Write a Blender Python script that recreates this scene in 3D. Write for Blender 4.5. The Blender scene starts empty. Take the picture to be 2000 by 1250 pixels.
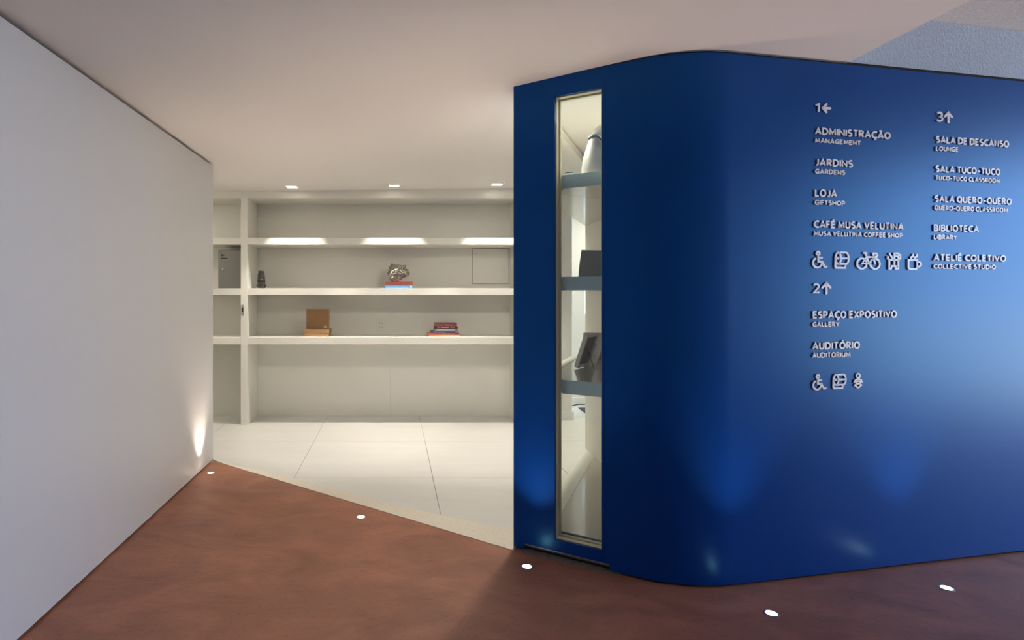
import bpy, bmesh, math, random
from mathutils import Vector, Matrix, noise
random.seed(7)
C = bpy.context.scene.collection
SC = bpy.context.scene

# ------------------------------------------------------------------ camera, world, light, exposure
F, CX, CY, H = 1100.0, 768.0, 573.0, 1.3
cd = bpy.data.cameras.new('camera'); cam = bpy.data.objects.new('camera', cd); C.objects.link(cam)
cam.location = (0, 0, H); cam.rotation_euler = (math.radians(90), 0, 0)
cd.sensor_width = 36; cd.lens = F/2000*36
cd.shift_x = (1000-CX)/2000; cd.shift_y = -(625-CY)/2000
cd.clip_start = .02; cd.clip_end = 200
SC.camera = cam

w = bpy.data.worlds.new('overcast_sky'); SC.world = w; w.use_nodes = True
bg = w.node_tree.nodes['Background']
bg.inputs['Color'].default_value = (.45, .64, 1.0, 1)
bg.inputs['Strength'].default_value = 4.6
sl = bpy.data.lights.new('sun', 'SUN'); sl.energy = 34; sl.angle = math.radians(2); sl.color = (1, .93, .82)
sun = bpy.data.objects.new('sun', sl); C.objects.link(sun); sun.rotation_euler = (math.radians(-18), math.radians(-32), 0)   # from behind the building, lights the pavement outside
SC.view_settings.view_transform = 'Standard'; SC.view_settings.look = 'None'
SC.view_settings.exposure = 0.58; SC.view_settings.gamma = 1.0
SC.view_settings.use_curve_mapping = False
SPOT_W = 56.0      # ceiling downlights
HIDDEN_FILL_W = 24.0 # unseen fill lights added to the white room
OPEN_Y = -.4       # near jamb of the outdoor opening on the right
UP_W = 19.0         # in-ground uplights

# ------------------------------------------------------------------ helpers
def ray(px, y): return Vector(((px-CX)/F, 1.0, (CY-y)/F))
def on_floor(px, y, z=0.0):
    r = ray(px, y); d = (z-H)/r.z
    return Vector((r.x*d, d, z))
def mat(name, col, rough=.5, metal=0, spec=.5, coat=0, coat_rough=.1, bump=0, bump_scale=50, var=0, var_scale=3, emit=None, emit_s=0, col2=None, stretch=None):
    m = bpy.data.materials.new(name); m.use_nodes = True
    nt = m.node_tree; p = nt.nodes['Principled BSDF']
    p.inputs['Base Color'].default_value = (*col, 1); p.inputs['Roughness'].default_value = rough
    p.inputs['Metallic'].default_value = metal; p.inputs['Specular IOR Level'].default_value = spec
    p.inputs['Coat Weight'].default_value = coat; p.inputs['Coat Roughness'].default_value = coat_rough
    if emit: p.inputs['Emission Color'].default_value = (*emit, 1); p.inputs['Emission Strength'].default_value = emit_s
    if bump or var:
        tc = nt.nodes.new('ShaderNodeTexCoord'); mp = nt.nodes.new('ShaderNodeMapping')
        nt.links.new(tc.outputs['Object'], mp.inputs[0])
        if stretch: mp.inputs['Scale'].default_value = stretch
    if var:
        n = nt.nodes.new('ShaderNodeTexNoise'); n.inputs['Scale'].default_value = var_scale; n.inputs['Detail'].default_value = 5
        n.inputs['Distortion'].default_value = .6
        nt.links.new(mp.outputs[0], n.inputs['Vector'])
        r = nt.nodes.new('ShaderNodeValToRGB'); e = r.color_ramp.elements
        e[0].position = .32; e[1].position = .68
        c2 = col2 or tuple(c*(1-var) for c in col)
        e[0].color = (*c2, 1); e[1].color = (*col, 1)
        nt.links.new(n.outputs['Fac'], r.inputs[0]); nt.links.new(r.outputs[0], p.inputs['Base Color'])
    if bump:
        n = nt.nodes.new('ShaderNodeTexNoise'); n.inputs['Scale'].default_value = bump_scale; n.inputs['Detail'].default_value = 4
        nt.links.new(mp.outputs[0], n.inputs['Vector'])
        b = nt.nodes.new('ShaderNodeBump'); b.inputs['Strength'].default_value = bump; b.inputs['Distance'].default_value = .01
        nt.links.new(n.outputs['Fac'], b.inputs['Height']); nt.links.new(b.outputs[0], p.inputs['Normal'])
    return m

def link(name, bm, m, parent=None, smooth=False, bevel=0):
    bmesh.ops.recalc_face_normals(bm, faces=bm.faces)
    me = bpy.data.meshes.new(name); bm.to_mesh(me); bm.free()
    o = bpy.data.objects.new(name, me); C.objects.link(o)
    if m: me.materials.append(m)
    if smooth:
        for f in me.polygons: f.use_smooth = True
    if bevel:
        b = o.modifiers.new('bevel', 'BEVEL'); b.width = bevel; b.segments = 2; b.limit_method = 'ANGLE'; b.angle_limit = math.radians(40)
    if parent: o.parent = parent; o.matrix_parent_inverse = Matrix.Identity(4)
    return o
def box(bm, x0, x1, y0, y1, z0, z1, M=None):
    vs = [bm.verts.new((M or Matrix.Identity(4)) @ Vector(p)) for p in
          [(x0,y0,z0),(x1,y0,z0),(x1,y1,z0),(x0,y1,z0),(x0,y0,z1),(x1,y0,z1),(x1,y1,z1),(x0,y1,z1)]]
    for f in [(0,3,2,1),(4,5,6,7),(0,1,5,4),(1,2,6,5),(2,3,7,6),(3,0,4,7)]: bm.faces.new([vs[i] for i in f])
    return bm
def B(x0, x1, y0, y1, z0, z1, M=None): return box(bmesh.new(), x0, x1, y0, y1, z0, z1, M)
def prism(bm, pts, z0, z1):                       # pts: list of (x,y)
    lo = [bm.verts.new((p[0], p[1], z0)) for p in pts]; hi = [bm.verts.new((p[0], p[1], z1)) for p in pts]
    bm.faces.new(lo[::-1]); bm.faces.new(hi); n = len(pts)
    for i in range(n): bm.faces.new([lo[i], lo[(i+1) % n], hi[(i+1) % n], hi[i]])
    return bm
def P(pts, z0, z1): return prism(bmesh.new(), pts, z0, z1)
def lathe(bm, prof, n=32, cx=0, cy=0, M=None):    # prof: (r,z) bottom to top
    rings = []
    for r, z in prof:
        rings.append([bm.verts.new((M or Matrix.Identity(4)) @ Vector((cx+r*math.cos(2*math.pi*i/n), cy+r*math.sin(2*math.pi*i/n), z))) for i in range(n)])
    for a, b in zip(rings, rings[1:]):
        for i in range(n): bm.faces.new([a[i], a[(i+1) % n], b[(i+1) % n], b[i]])
    bm.faces.new(rings[0][::-1]); bm.faces.new(rings[-1])
    return bm
def tube(bm, pts, r, n=8):
    pts = [Vector(p) for p in pts]; rings = []
    for i, p in enumerate(pts):
        t = (pts[min(i+1, len(pts)-1)]-pts[max(i-1, 0)]).normalized()
        a = t.cross(Vector((0, 0, 1)) if abs(t.z) < .9 else Vector((1, 0, 0))).normalized(); b = t.cross(a)
        rings.append([bm.verts.new(p + a*r*math.cos(2*math.pi*k/n) + b*r*math.sin(2*math.pi*k/n)) for k in range(n)])
    for a, b in zip(rings, rings[1:]):
        for i in range(n): bm.faces.new([a[i], a[(i+1) % n], b[(i+1) % n], b[i]])
    bm.faces.new(rings[0][::-1]); bm.faces.new(rings[-1]); return bm
def empty(name, loc, label, cat, group=None, rot=None):
    o = bpy.data.objects.new(name, None); C.objects.link(o); o.location = loc; o.empty_display_size = .05
    if rot: o.rotation_euler = rot
    return tag(o, label, cat, group)
def tag(o, label, cat, group=None):
    o['label'] = label; o['category'] = cat
    if group: o['group'] = group
    return o
def struct(name, bm, m, label=None, cat=None, **k):
    o = link(name, bm, m, **k); o['kind'] = 'structure'
    o['label'] = label or name; o['category'] = cat or name.split('_')[0]
    return o
def clip(poly, p, n):                             # keep side where (q-p).n >= 0
    out = []
    for i in range(len(poly)):
        a, b = Vector(poly[i]), Vector(poly[(i+1) % len(poly)])
        da, db = (a-p).dot(n), (b-p).dot(n)
        if da >= 0: out.append(tuple(a))
        if da*db < 0: out.append(tuple(a + (b-a)*(da/(da-db))))
    return out

# ------------------------------------------------------------------ materials
M_wall = mat('white_painted_panel', (.67, .675, .70), .45, bump=.03, bump_scale=4)
M_ceil = mat('white_ceiling_paint', (.86, .83, .81), .7, bump=.04, bump_scale=3)
M_white = mat('white_lacquer', (.90, .89, .83), .32, spec=.5)
M_room = mat('white_room_paint', (.84, .82, .77), .6)
M_tile = mat('white_porcelain_tile', (.69, .685, .66), .28, var=.05, var_scale=1.2, stretch=(1, 6, 1))
M_grout = mat('grey_grout', (.35, .33, .29), .9)
M_black = mat('dark_gap', (.012, .011, .010), .9)
M_stone = mat('cream_stone', (.80, .74, .63), .6, bump=.25, bump_scale=60, var=.14, var_scale=90)
M_stucco = mat('rough_stucco', (.74, .72, .71), .9, bump=.7, bump_scale=80, var=.10, var_scale=90)
M_stucco_skytint = mat('stucco_sky_tint', (.52, .61, .72), .9, bump=.7, bump_scale=80, var=.12, var_scale=90)  # blue skylight painted into the colour of white stucco
M_metal = mat('grey_metal', (.45, .45, .44), .4, metal=.8)
M_grime = mat('dusty_mortar', (.22, .20, .18), .95, bump=.6, bump_scale=90, var=.5, var_scale=60)
M_letter = mat('white_acrylic', (.93, .93, .95), .3, spec=.8)
M_lampglow = mat('warm_lamp_glow', (1, 1, 1), .5, emit=(1, .9, .74), emit_s=9)
M_upglow = mat('uplight_glow', (1, 1, 1), .5, emit=(1, .86, .68), emit_s=14)
M_steel = mat('brushed_steel', (.6, .58, .55), .35, metal=1)

# blue satin paint with faint specks
M_blue = mat('blue_satin_paint', (.0003, .034, .24), .32, spec=.47, bump=.02, bump_scale=6, var=.10, var_scale=1.5)
# the paint has a blue-tinted satin sheen: its highlights stay blue
_nt = M_blue.node_tree; _p = _nt.nodes['Principled BSDF']; _p.inputs['Specular IOR Level'].default_value = .36; _p.inputs['Specular Tint'].default_value = (.10, .62, 1, 1)
_g = _nt.nodes.new('ShaderNodeBsdfGlossy'); _g.inputs['Color'].default_value = (.008, .026, .044, 1); _g.inputs['Roughness'].default_value = .34
_a = _nt.nodes.new('ShaderNodeAddShader'); _o = [n for n in _nt.nodes if n.type == 'OUTPUT_MATERIAL'][0]
_nt.links.new(_p.outputs[0], _a.inputs[0]); _nt.links.new(_g.outputs[0], _a.inputs[1]); _nt.links.new(_a.outputs[0], _o.inputs[0])
# burnished red-brown cement
def terracotta():
    m = bpy.data.materials.new('burnished_red_cement'); m.use_nodes = True; nt = m.node_tree; p = nt.nodes['Principled BSDF']
    N = nt.nodes.new; L = nt.links.new
    tc = N('ShaderNodeTexCoord'); mp = N('ShaderNodeMapping'); mp.inputs['Scale'].default_value = (1, 1.7, 1); mp.inputs['Rotation'].default_value = (0, 0, .5)
    L(tc.outputs['Object'], mp.inputs[0])
    a = N('ShaderNodeTexNoise'); a.inputs['Scale'].default_value = 2.2; a.inputs['Detail'].default_value = 8; a.inputs['Distortion'].default_value = 1.3; L(mp.outputs[0], a.inputs['Vector'])
    r = N('ShaderNodeValToRGB'); e = r.color_ramp.elements
    e[0].position = .30; e[0].color = (.25, .10, .062, 1); e[1].position = .72; e[1].color = (.41, .172, .105, 1)
    L(a.outputs['Fac'], r.inputs[0])
    s = N('ShaderNodeTexNoise'); s.inputs['Scale'].default_value = 55; s.inputs['Detail'].default_value = 3; L(tc.outputs['Object'], s.inputs['Vector'])
    r2 = N('ShaderNodeValToRGB'); e = r2.color_ramp.elements
    e[0].position = .27; e[0].color = (.5, .42, .4, 1); e[1].position = .42; e[1].color = (1, 1, 1, 1)
    L(s.outputs['Fac'], r2.inputs[0])
    mx = N('ShaderNodeMix'); mx.data_type = 'RGBA'; mx.blend_type = 'MULTIPLY'; mx.inputs[0].default_value = .5
    L(r.outputs[0], mx.inputs[6]); L(r2.outputs[0], mx.inputs[7]); L(mx.outputs[2], p.inputs['Base Color'])
    p.inputs['Roughness'].default_value = .48
    f = N('ShaderNodeTexNoise'); f.inputs['Scale'].default_value = 14; f.inputs['Detail'].default_value = 9; f.inputs['Distortion'].default_value = .8; L(mp.outputs[0], f.inputs['Vector'])
    b = N('ShaderNodeBump'); b.inputs['Strength'].default_value = .35; b.inputs['Distance'].default_value = .01
    L(f.outputs['Fac'], b.inputs['Height']); L(b.outputs[0], p.inputs['Normal'])
    return m
M_terra = terracotta()
def glass():
    m = bpy.data.materials.new('clear_glass'); m.use_nodes = True; nt = m.node_tree
    for n in list(nt.nodes): nt.nodes.remove(n)
    N = nt.nodes.new; o = N('ShaderNodeOutputMaterial'); mx = N('ShaderNodeMixShader'); t = N('ShaderNodeBsdfTransparent'); g = N('ShaderNodeBsdfGlossy'); lw = N('ShaderNodeLayerWeight'); pw = N('ShaderNodeMath'); pw.operation = 'POWER'; pw.inputs[1].default_value = 5; f = N('ShaderNodeMath'); f.operation = 'MULTIPLY_ADD'; f.inputs[1].default_value = .93; f.inputs[2].default_value = .045; lw.inputs['Blend'].default_value = .5
    t.inputs['Color'].default_value = (.93, .96, .92, 1); g.inputs['Roughness'].default_value = .01; nt.links.new(lw.outputs['Facing'], pw.inputs[0]); nt.links.new(pw.outputs[0], f.inputs[0])
    nt.links.new(f.outputs[0], mx.inputs[0]); nt.links.new(t.outputs[0], mx.inputs[1]); nt.links.new(g.outputs[0], mx.inputs[2]); nt.links.new(mx.outputs[0], o.inputs[0])
    return m
M_glass = glass()

# ------------------------------------------------------------------ plan geometry
A = Vector((.615, 2.877))                       # left end of the blue wall
DV = Vector((.8436, -.537)).normalized()        # along its windowed face
DN = Vector((-DV.y, DV.x))                      # into the room
FV = Vector((1, .2)).normalized(); F0 = Vector((2.12, 2.62)); FN = Vector((-FV.y, FV.x))
K = Vector((1.282, 2.452))                      # where both faces would meet
BR = .55; turn = DV.angle_signed(FV); turn = abs(turn); T = BR*math.tan(turn/2)
def door_t(px):
    k = (px-CX)/F; return (k*A.y - A.x)/(DV.x - k*DV.y)
def front_s(px):
    k = (px-CX)/F; return (k*F0.y - F0.x)/(FV.x - k*FV.y)
path = []
t_list = [0, door_t(1024), door_t(1084), door_t(1175.5), door_t(1190), (K-A).length - T]
for t in t_list: path.append(A + DV*t)
cen = (K - DV*T) + DN*BR
a0 = math.atan2(-DN.y, -DN.x)
for i in range(1, 19):
    a = a0 + turn*i/18; path.append(cen + Vector((math.cos(a), math.sin(a)))*BR)
end_arc = path[-1]
for L_ in (1.0, 2.2, 5.2): path.append(end_arc + FV*L_)
def nrm(i):
    a = path[max(i-1, 0)]; b = path[min(i+1, len(path)-1)]; d = (b-a).normalized(); return Vector((-d.y, d.x))
TH = .10
zs = [.010, .036, .093, 2.266, 2.363]
def absent(i, j):
    if i < 0 or j < 0 or i >= len(path)-1 or j >= len(zs)-1: return True
    if i == 2 and j == 2: return True            # window
    if j == 0 and i in (1, 2, 3): return True    # slot for the floor track
    return False
bm = bmesh.new(); vo = {}; vi = {}
for i, p in enumerate(path):
    n = nrm(i)
    for j, z in enumerate(zs):
        vo[i, j] = bm.verts.new((p.x, p.y, z)); q = p + n*TH; vi[i, j] = bm.verts.new((q.x, q.y, z))
for i in range(len(path)-1):
    for j in range(len(zs)-1):
        if absent(i, j): continue
        bm.faces.new([vo[i, j], vo[i+1, j], vo[i+1, j+1], vo[i, j+1]])
        bm.faces.new([vi[i, j], vi[i, j+1], vi[i+1, j+1], vi[i+1, j]])
        if absent(i-1, j): bm.faces.new([vo[i, j], vo[i, j+1], vi[i, j+1], vi[i, j]])
        if absent(i+1, j): bm.faces.new([vo[i+1, j], vi[i+1, j], vi[i+1, j+1], vo[i+1, j+1]])
        if absent(i, j-1): bm.faces.new([vo[i, j], vi[i, j], vi[i+1, j], vo[i+1, j]])
        if absent(i, j+1): bm.faces.new([vo[i, j+1], vo[i+1, j+1], vi[i+1, j+1], vi[i, j+1]])
bmesh.ops.delete(bm, geom=[v for v in bm.verts if not v.link_faces], context='VERTS')
blue = struct('wall_right', bm, M_blue, 'curved satin blue wall with raised white directory lettering', 'wall')
for f in blue.data.polygons:
    f.use_smooth = abs(f.normal.z) < .5
blue.data.set_sharp_from_angle(angle=math.radians(20))
# black fillers that paint the shade in the gaps under and over the wall
def ribbon(off0, off1, z0, z1, i0=0, i1=None):
    bm = bmesh.new(); idx = range(i0, (i1 or len(path)-1)+1); rows = []
    for i in idx:
        n = nrm(i); a = path[i]+n*off0; b = path[i]+n*off1
        rows.append([bm.verts.new((a.x, a.y, z0)), bm.verts.new((b.x, b.y, z0)), bm.verts.new((b.x, b.y, z1)), bm.verts.new((a.x, a.y, z1))])
    for r, s in zip(rows, rows[1:]):
        for k in range(4): bm.faces.new([r[k], s[k], s[(k+1) % 4], r[(k+1) % 4]])
    bm.faces.new(rows[0]); bm.faces.new(rows[-1][::-1]); return bm
link('shadow_gap', ribbon(.02, .09, .0, .0095), M_black, blue)
link('shadow_gap', ribbon(.02, .09, 2.3635, 2.385), M_black, blue)
# floor track under the windowed part
def doorbox(t0, t1, n0, n1, z0, z1):
    pts = [A+DV*t0+DN*n0, A+DV*t1+DN*n0, A+DV*t1+DN*n1, A+DV*t0+DN*n1]
    return P([(p.x, p.y) for p in pts], z0, z1)
tr = empty('trim_1', (*(A+DV*t_list[1]), 0), 'grey metal floor track with dusty mortar under the blue wall', 'trim'); tr['kind'] = 'structure'
def child(o, par):
    o.parent = par; o.matrix_parent_inverse = par.matrix_world.inverted() if False else Matrix.Translation(-Vector(par.location)); return o
child(link('track_rail', doorbox(t_list[1]+.002, t_list[4]-.002, .004, .022, .029, .0355), M_metal), tr)
child(link('track_channel', doorbox(t_list[1]+.002, t_list[4]-.002, .03, .09, .010, .028), M_grime), tr)
bm = bmesh.new(); n = 40
row = []
for i in range(n+1):
    t = t_list[1]-.01 + (t_list[4]+.06-t_list[1])*i/n
    wv = -.028*(1-i/n)**.6 - .004 + .006*noise.noise(Vector((i*.9, 0, 0)))
    a = A+DV*t+DN*wv; b = A+DV*t+DN*.05
    row.append((bm.verts.new((a.x, a.y, .0005)), bm.verts.new((b.x, b.y, .009))))
for r, s in zip(row, row[1:]): bm.faces.new([r[0], s[0], s[1], r[1]])
child(link('mortar_strip', bm, M_grime), tr)

# window in the blue wall
t0, t1 = t_list[2], t_list[3]
win = empty('window_1', (*(A+DV*t0), .093), 'tall narrow glazed opening in the blue wall', 'window'); win['kind'] = 'structure'
M_reveal = mat('cream_window_bead', (.74, .70, .50), .5)
child(link('glass_pane', doorbox(t0+.006, t1-.006, .045, .051, .1, 2.259), M_glass), win)
bm = bmesh.new()
for (a, b, z0, z1) in [(t0+.001, t0+.012, .094, 2.265), (t1-.007, t1-.001, .094, 2.265)]:
    pts = [A+DV*a+DN*.052, A+DV*b+DN*.052, A+DV*b+DN*.068, A+DV*a+DN*.068]; prism(bm, [(p.x, p.y) for p in pts], z0, z1)
for (z0, z1) in [(.094, .101), (2.255, 2.265)]:
    pts = [A+DV*(t0+.012)+DN*.052, A+DV*(t1-.007)+DN*.052, A+DV*(t1-.007)+DN*.068, A+DV*(t0+.012)+DN*.068]; prism(bm, [(p.x, p.y) for p in pts], z0, z1)
for (a, b, n0, n1, z0, z1) in [(t0+.0005, t0+.004, .014, .052, .094, 2.265), (t1-.004, t1-.0005, .014, .052, .094, 2.265), (t0+.004, t1-.004, .014, .044, .0935, .0965), (t0+.004, t1-.004, .014, .044, 2.2615, 2.2655)]:
    pts = [A+DV*a+DN*n0, A+DV*b+DN*n0, A+DV*b+DN*n1, A+DV*a+DN*n1]; prism(bm, [(p.x, p.y) for p in pts], z0, z1)
child(link('glazing_bead', bm, M_reveal), win)
bm = bmesh.new()
for (a, b, z0, z1) in [(t0-.012, t0-.002, .083, 2.276), (t1+.002, t1+.010, .083, 2.276)]:
    pts = [A+DV*a-DN*.0015, A+DV*b-DN*.0015, A+DV*b+DN*.002, A+DV*a+DN*.002]; prism(bm, [(p.x, p.y) for p in pts], z0, z1)
child(link('window_frame', bm, M_blue), win)

# ------------------------------------------------------------------ floors
th_lo = [on_floor(417, 898.5), on_floor(444, 908), on_floor(1003.5, 1075)]
th_hi = [on_floor(417, 897), on_floor(444, 905.5), on_floor(573, 934.5), on_floor(780, 987.5), on_floor(1003.5, 1037)]
e0, e1 = th_lo[0].to_2d(), th_lo[2].to_2d()
terra_pts = [(-1.62, -3.2), (7.2, -3.2), (7.2, 3.60)] + [tuple(path[i]+nrm(i)*.07) for i in range(len(path)-2, -1, -1)] + [tuple(e1), tuple(th_lo[1].to_2d()), (-1.42, 4.36), (-1.62, 4.36)]
fl = struct('floor', P(terra_pts, -.2, 0), M_terra, 'burnished red-brown cement floor with in-ground lamps', 'floor')
fl2 = struct('floor.001', P([(-3.3, 4.2), (-1.39, 4.2), tuple(e0+Vector((0, -.02))), tuple(e1+Vector((.1, .0))), (.9, 2.8), (1.4, 2.6), (4.3, 3.1), (4.3, 7.4), (-3.3, 7.4)], -.3, -.006), M_grout, 'white porcelain tiled floor of the shelf room', 'floor')
tdir = (e1-e0).normalized(); tn = Vector((-tdir.y, tdir.x))
G = .976; g = .0015
for ix in range(-3, 4):
    for iy in range(-3, 3):
        x0, x1 = -.697+G*ix+g, -.697+G*(ix+1)-g; y0, y1 = 3.972+G*iy+g, 3.972+G*(iy+1)-g
        x0 = max(x0, -3.2); x1 = min(x1, 4.2); y1 = min(y1, 7.2)
        if x1 <= x0: continue
        poly = clip([(x0, y0), (x1, y0), (x1, y1), (x0, y1)], e0+tn*.01, tn)
        if len(poly) > 2: poly = clip(poly, A+DN*.08, DN)
        if len(poly) > 2: poly = clip(poly, F0+FN*.10, FN)
        if len(poly) < 3: continue
        o = link('tile', P(poly, -.0059, 0), M_tile, fl2)
# stone threshold strip
up = [v.to_2d() for v in th_hi]; lo = [th_lo[0].to_2d(), th_lo[1].to_2d(), th_lo[2].to_2d()]
nlo = 30; low = []
for i in range(nlo+1):
    p = th_lo[1].to_2d().lerp(th_lo[2].to_2d(), i/nlo); p = p - tn*(.004+.004*noise.noise(Vector((i*.8, 3, 0)))); low.append(p)
struct('trim_2', P([tuple(p) for p in [up[0]] + [lo[0]] + low + up[:0:-1]], -.01, .003), M_stone, 'cream stone threshold strip between red floor and white tiles', 'trim')

# ------------------------------------------------------------------ ceiling
def cz(x, y):
    s = .0246 + (.0118-.0246)*min(max((y-2.7)/2.8, 0), 1)
    return 2.308 + (min(max(x, -1.4), 1.4)+1.4)*s
xs = [-3.3, -2.2, -1.4, -.7, 0, .7, 1.4, 2.12, 3.0, 4.3]; ys = [-3.2, -1.5, 0, 1, 1.9, 2.7, 3.4, 4.1, 4.8, 5.5, 6.4, 7.4]
bm = bmesh.new(); gb = {}; gt = {}
for i, x in enumerate(xs):
    for j, y in enumerate(ys):
        gb[i, j] = bm.verts.new((x, y, cz(x, y))); gt[i, j] = bm.verts.new((x, y, 2.80))
def ab(i, j): return i < 0 or j < 0 or i >= len(xs)-1 or j >= len(ys)-1 or xs[i] >= 2.12
for i in range(len(xs)-1):
    for j in range(len(ys)-1):
        if ab(i, j): continue
        bm.faces.new([gb[i, j], gb[i+1, j], gb[i+1, j+1], gb[i, j+1]]); bm.faces.new([gt[i, j], gt[i, j+1], gt[i+1, j+1], gt[i+1, j]])
        if ab(i-1, j): bm.faces.new([gb[i, j], gb[i, j+1], gt[i, j+1], gt[i, j]])
        if ab(i+1, j): bm.faces.new([gb[i+1, j], gt[i+1, j], gt[i+1, j+1], gb[i+1, j+1]])
        if ab(i, j-1): bm.faces.new([gb[i, j], gt[i, j], gt[i+1, j], gb[i+1, j]])
        if ab(i, j+1): bm.faces.new([gb[i, j+1], gb[i+1, j+1], gt[i+1, j+1], gt[i, j+1]])
bmesh.ops.delete(bm, geom=[v for v in bm.verts if not v.link_faces], context='VERTS')
ceil = struct('ceiling', bm, M_ceil, 'smooth white plaster ceiling', 'ceiling')
struct('ceiling.001', B(2.121, 7.0, -3.2, 4.2, 2.630, 2.80), M_stucco, 'higher rough stucco ceiling over the right side', 'ceiling')
struct('ceiling.002', P([(2.121, 2.705), (4.3, 3.14), (4.3, 7.4), (2.121, 7.4)], 2.372, 2.80), M_ceil, 'white ceiling of the room behind the blue wall', 'ceiling')
# stucco wall above the blue wall, set a little behind its face
q0 = F0 + FN*.022 + FV*.004; q1 = q0 + FV*4.6
struct('wall_above', P([tuple(q0), tuple(q1), tuple(q1+FN*.15), tuple(q0+FN*.15)], 2.366, 2.6295), M_stucco_skytint, 'rough pale stucco wall strip above the blue wall', 'wall')

# ------------------------------------------------------------------ walls
wl = struct('wall_left', B(-1.54, -1.40, -3.0, 4.373, .012, 2.288), M_wall, 'smooth white sliding wall panel along the left side', 'wall')
link('shadow_gap', B(-1.53, -1.43, -2.98, 4.33, .0, .0115), M_black, wl)  # black fillers paint the shade in the panel's gaps
link('shadow_gap', B(-1.53, -1.43, -2.98, 4.33, 2.2885, 2.307), M_black, wl)
BF, BB = 5.564, 5.983                            # bookcase front and back planes
kf, kb = F/BF, F/BB
struct('wall_back', B(-3.3, 1.30, BB+.02, 6.4, 0, 2.38), M_room, 'white wall behind the bookcase', 'wall')
struct('wall_partition', B(1.485, 1.62, 2.70, 4.356, .1005, 2.372), M_room, 'white partition wall beside the display case', 'wall')
struct('wall_pillar', B(1.301, 1.84, 5.80, 6.4, .0005, 2.34), M_room, 'white wall end right of the bookcase', 'wall')
struct('baseboard_pillar', B(1.305, 1.855, 5.785, 5.7995, .0005, .085), M_white, 'white baseboard at the wall end', 'baseboard')
bm = bmesh.new()
for b in [(1.84, 2.245, 0, 2.4), (2.62, 4.3, 0, 2.4), (2.245, 2.62, 0, 1.06), (2.245, 2.62, 1.46, 2.4)]:
    box(bm, b[0], b[1], 6.60, 6.75, b[2], b[3])
struct('wall_far', bm, M_room, 'white far wall with a small bright window', 'wall')
w2 = empty('window_2', (2.2, 6.6, 1.06), 'small bright window in the far wall', 'window'); w2['kind'] = 'structure'
child(link('glass_pane', B(2.25, 2.615, 6.66, 6.666, 1.065, 1.455), M_glass), w2)
struct('baseboard_far', B(1.86, 4.2, 6.585, 6.5995, .0005, .08), M_white, 'white baseboard along the far wall', 'baseboard')
struct('wall_side', B(-3.3, -3.2, 4.2, 7.4, -.006, 2.4), M_room, 'white side wall hidden past the bookcase', 'wall')
struct('wall_side.001', B(4.2, 4.3, 3.2, 7.4, -.006, 2.4), M_room, 'white side wall of the shelf room', 'wall')
struct('wall_closure', B(-3.3, -1.545, 4.1, 4.25, -.1, 2.33), M_room, 'white wall behind the sliding panel', 'wall')

struct('wall_rear', B(-1.54, 7.1, -3.2, -3.05, 0, 2.7), M_room, 'white wall behind the viewer', 'wall')
struct('wall_entrance', B(7.0, 7.15, -3.05, OPEN_Y, 0, 2.7), M_room, 'white wall beside the outdoor opening', 'wall')
struct('ground', B(7.2, 70, -50, 50, -.2, -.01), mat('pale_pavement', (.36, .355, .34), .8, var=.2, var_scale=2), 'pale outdoor pavement', 'ground')

# ------------------------------------------------------------------ bookcase
def fx(px): return (px-CX)/kf
def fz(y): return H+(CY-y)/kf
bc = empty('bookcase', (-1.44, BF, 0), 'built-in white lacquered bookcase with long shelves on the back wall', 'bookcase')
def bpart(name, bm, m=M_white, bevel=0):
    return child(link(name, bm, m, bevel=bevel), bc)
XL, XR, PX0, PX1 = -3.15, 1.24, fx(470.2), fx(483.3)
bpart('back_panel', B(XL, -.031, BB, BB+.018, .0, 2.31)); bpart('back_panel', B(-.029, 1.30, BB, BB+.018, .0, 2.31))
post = bpart('upright', B(PX0, PX1, BF, BB-.001, .0005, 2.242), bevel=.0015)
bpart('upright', B(XR, 1.30, BF, BB-.001, .0005, 2.242), bevel=.0015)
bpart('top_fascia', B(XL, 1.30, BF+.001, BB-.001, 2.2425, 2.36))
for z0, z1 in [(1.783, 1.849), (1.285, 1.351), (.797, .8675)]:
    for a, b in [(XL, PX0-.0005), (PX1+.0005, XR-.0005)]:
        bpart('shelf', B(a, b, BF, BB-.001, z0, z1), bevel=.0015)
# strike plate on the upright
stp = bpart('strike_plate', B(fx(471.3), fx(476.2), BF-.002, BF-.0003, fz(616), fz(595)), M_steel)
child(link('keyhole', B(fx(473), fx(474.8), BF-.0027, BF-.0021, fz(609), fz(601)), M_black), stp) if False else None
kh = link('keyhole', B(fx(473), fx(474.9), BF-.0027, BF-.0021, fz(609), fz(601)), M_black); kh.parent = stp; kh.matrix_parent_inverse = Matrix.Translation((1.44, -BF, 0))
kh.matrix_parent_inverse = (Matrix.Translation(Vector(bc.location)) @ stp.matrix_parent_inverse).inverted()
# access panel in the back
ap = empty('access_panel', ((922-CX)/kb, BB, 1.40), 'square white access panel set in the right back panel of the bookcase', 'panel')
x0, x1, z0, z1 = (922.5-CX)/kb, (994-CX)/kb, H+(CY-555)/kb, H+(CY-485.5)/kb
child(link('hatch_door', B(x0+.004, x1-.004, BB-.007, BB-.0004, z0+.004, z1-.004), M_white), ap)
bm = bmesh.new()
for b in [(x0, x0+.0035, z0, z1), (x1-.0035, x1, z0, z1), (x0, x1, z0, z0+.0035), (x0, x1, z1-.0035, z1)]: box(bm, b[0], b[1], BB-.003, BB-.0004, b[2], b[3])
child(link('hatch_joint', bm, mat('joint_dark_line', (.16, .12, .08), .8)), ap)  # dark strips along the hatch joint
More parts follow.
